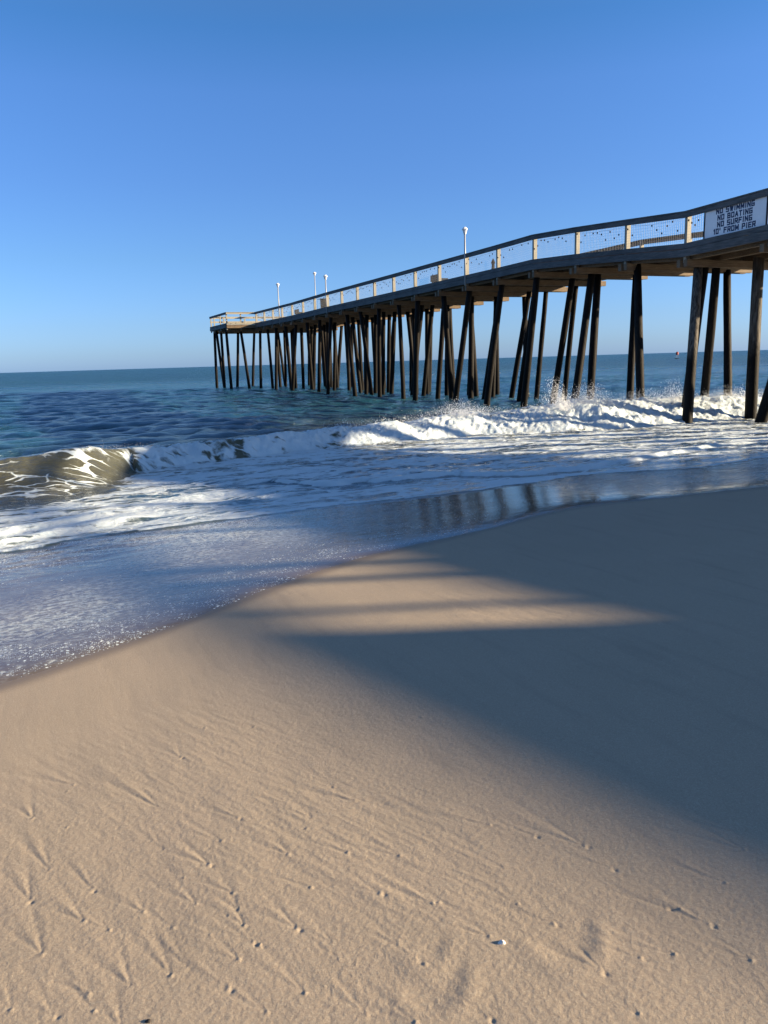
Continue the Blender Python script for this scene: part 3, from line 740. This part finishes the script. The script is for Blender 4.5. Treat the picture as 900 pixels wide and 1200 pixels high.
def text(s_, cap_h, z, parent):
    """one line of block letters: outline strokes, one mesh"""
    un = cap_h/6.0; th = .92*un; x = 0; segs = []
    for ch in s_:
        for (a, b) in GLY[ch]: segs.append(((x+a[0]*un, a[1]*un), (x+b[0]*un, b[1]*un)))
        x += (ADV.get(ch, 4)+2.7)*un
    wd = x-2.7*un; vs = []; fs = []
    for i, (a, b) in enumerate(segs):
        dx, dy = b[0]-a[0], b[1]-a[1]; l = math.hypot(dx, dy); dx /= l; dy /= l
        ax, ay, bx_, by_ = a[0]-dx*th, a[1]-dy*th, b[0]+dx*th, b[1]+dy*th
        px, py = -dy*th, dx*th; d_ = -.0145-.0003*(i % 9); n0 = len(vs)
        for (X_, Y_) in ((ax-px,ay-py),(bx_-px,by_-py),(bx_+px,by_+py),(ax+px,ay+py)):
            vs.append((d_, -(X_-wd/2), z+Y_))
        fs.append((n0, n0+1, n0+2, n0+3))
    me = bpy.data.meshes.new('lettering'); me.from_pydata(vs, [], fs); me.materials.append(M_ink); me.update()
    return place('lettering', me, parent)
text('NO SWIMMING', .115, .735, sg); text('NO BOATING', .115, .560, sg); text('NO SURFING', .115, .385, sg); text("10' FROM PIER", .115, .21, sg)

# ------------------------------------------------------------------ lamps
def lamp(p, q, top, label, head_r=.11, sidep=0):
    z = deck_z(q)
    o = empty('street_lamp', p, q, z-.3); tag(o, label, 'lamp post', 'lamp posts along the pier')
    hgt = top-(z-.3)
    mb = MB(); mb.tube([(0,0,0),(0,0,hgt*.5),(0,0,hgt-.22)],[.045,.04,.035],10); mb.build('pole', M_lampg, o, smooth=True)
    mb = MB(); mb.tube([(0,0,hgt-.24),(0,0,hgt-.16),(0,0,hgt-.05)],[.05,head_r*.7,head_r*.95],8); mb.build('lamp_glass', M_glass, o)
    mb = MB(); mb.tube([(0,0,hgt-.06),(0,0,hgt-.02),(0,0,hgt+.06)],[head_r*1.15,head_r*1.2,head_r*.5],8); mb.build('lamp_cap', M_lamp, o)
    return o
lamp(PN-.08, qt(5)-.13, 7.5, 'white capped lamp post nearest the shore, on the pier railing')
lamp(PN-.08, qt(12)-.2, 7.45, 'grey lamp post with pale head halfway out, right one of the close pair', .12)
lamp(PF+.10, 66.3, 9.7, 'thin tall lamp post with white head on the far side of the pier', .13)
lamp(PN-.08, qt(16)+.25, 8.0, 'thin lamp post with small white head nearest the sea end of the pier', .12)

# ------------------------------------------------------------------ things on the deck
def bench(q, label):
    o = empty('bench', PN+.75, q, deck_z(q)); tag(o, label, 'bench', 'benches on the pier')
    mb = MB(); mb.box((-.2,-.5,.34),(.2,.5,.39)); mb.build('seat', M_bluegrey, o)
    mb = MB(); mb.box((-.24,-.5,.30),(-.2,.5,.60)); mb.build('backrest', M_bluegrey, o)
    mb = MB(); mb.box((-.18,-.48,0),(.18,-.43,.34)); mb.build('leg', M_bluegrey, o)
    mb = MB(); mb.box((-.18,.43,0),(.18,.48,.34)); mb.build('leg', M_bluegrey, o)
bench(qt(6)+1.25, 'dark bench behind the railing, nearer of the two on the pier')
bench(qt(15)+.35, 'dark bench behind the railing near the sea end of the pier')
def bollard(p, q):
    o = empty('bollard', p, q, deck_z(q)); tag(o, 'short dark pointed bollard on the deck edge behind the railing', 'bollard')
    mb = MB(); mb.tube([(0,0,0),(0,0,.25),(0,0,.42)],[.11,.07,.055],10); mb.build('post', M_black, o, smooth=True)
    mb = MB(); mb.tube([(0,0,.42),(0,0,.47),(0,0,.62)],[.09,.085,.015],10); mb.build('cap', M_black, o, smooth=True)
bollard(PN+.3, qt(4)+.75)
o = empty('trash_can', PN+.5, qt(12)+1.9, deck_z(qt(12)+1.9)); tag(o, 'dark upright trash can behind the railing halfway along the pier', 'trash can')
mb = MB(); mb.tube([(0,0,0),(0,0,.05),(0,0,.7),(0,0,.74)],[.2,.23,.25,.25],14); mb.build('body', M_black, o, smooth=True)
mb = MB(); mb.tube([(0,0,.745),(0,0,.80),(0,0,.84)],[.27,.26,.14],14); mb.build('lid', M_bluegrey, o, smooth=True)

# strings of small bulbs in the railing bays
ls = empty('light_string', PN+.03, 18.0, 0); tag(ls, 'string of small dark bulbs hung along the pier railing', 'light string')
bm_ = MB(); bm_.tube([(0,0,.028),(0,0,.012),(0,0,-.02),(0,0,-.03)],[.010,.020,.022,.008],8); bulb_me = bm_.mesh('bulb', M_black, True)
wire = MB(); rest = MB(); nb = 0
qs_ = [15.1]+[qt(i) for i in range(0, 20)]
for i in range(len(qs_)-1):
    a, b = qs_[i], qs_[i+1]
    if i == 0: a = 17.3
    n = 11 if i else 4
    pts = []
    for j in range(n+1):
        k = j/n; q = a+.1+(b-a-.2)*k
        sag = .07*4*k*(1-k)*.6+random.uniform(-.02,.02)
        pts.append((0, q-18.0, rail_z(q)-.20-sag))
    wire.tube(pts, [.0025]*len(pts), 4)
    for j in range(1, n+1):
        x, y, z = pts[j]; hang = random.choice([.02,.03,.05,.08,.12,.2,.3])
        if random.random() < .15: continue
        if nb < 100:
            place('bulb', bulb_me, ls, (x-.03, y, z-hang)); nb += 1
        else: rest.add([(v[0]+x-.03, v[1]+y, v[2]+z-hang) for v in bm_.v], bm_.f)
wire.build('wire', M_black, ls)
o = rest.build('bulb', M_black, ls); o['kind'] = 'stuff'

# ------------------------------------------------------------------ buoy
by = bpy.data.objects.new('buoy', None); COL.objects.link(by)
bx, byy = unproj(793.5, 416.5, 0.0)
kk = 260/math.hypot(bx, byy); by.location = (bx*kk, byy*kk, 0)
tag(by, 'dark red marker buoy floating far out near the horizon', 'buoy')
mb = MB(); mb.tube([(0,0,-.6),(0,0,.1),(0,0,.25)],[.55,.7,.6],16); mb.build('hull', M_black, by, smooth=False)
mb = MB()
for k in range(4):
    a = k*math.pi/2+.4; mb.tube([(.42*math.cos(a),.42*math.sin(a),.25),(.25*math.cos(a),.25*math.sin(a),1.3)],[.04,.04],6)
mb.build('frame', M_lampg, by)
mb = MB(); mb.tube([(0,0,1.3),(0,0,1.4),(0,0,2.0),(0,0,2.25)],[.3,.42,.40,.1],14); mb.build('top_mark', M_red, by, smooth=False)

# ------------------------------------------------------------------ shell and pebbles
def ground_z(x, y):
    p = x*PW[0]+y*PW[1]; q = x*PD[0]+y*PD[1]
    return float(sand_z(np.array([p]), np.array([q]))[0])
def lump(name, px, py, size, mat, label, cat, group=None, flat=.5):
    x, y = unproj(px, py, .48); z = ground_z(x, y)
    x, y = unproj(px, py, z); mb = MB()
    n = 14; vs = []; fs = []
    for i in range(7):
        ph = math.pi*i/6
        for k in range(n):
            a = 2*math.pi*k/n; rr = math.sin(ph)*(1+.12*math.sin(3*a+px))+1e-4
            vs.append((size*rr*math.cos(a)*1.25, size*rr*math.sin(a), size*flat*math.cos(ph)*(1.0+.3*math.cos(a))))
    for i in range(6):
        for k in range(n): fs.append((i*n+k, (i+1)*n+k, (i+1)*n+(k+1)%n, i*n+(k+1)%n))
    mb.add(vs, fs); o = mb.build(name, mat, None, (x, y, z+size*flat*.45), smooth=True)
    tag(o, label, cat, group); return o
sh = lump('shell', 588, 1106, .0085, M_shell, 'small white shell lying on the sand in the foreground', 'shell', None, .75)
lump('pebble', 173.5, 1197, .006, M_pebble, 'dark pebble at the bottom edge of the sand, left of middle', 'pebble')
lump('pebble', 703, 1138, .0065, M_pebble, 'dark pebble on the sunlit sand right of the white shell', 'pebble')
for o in list(bpy.data.objects):
    if '_pq' in o: del o['_pq']
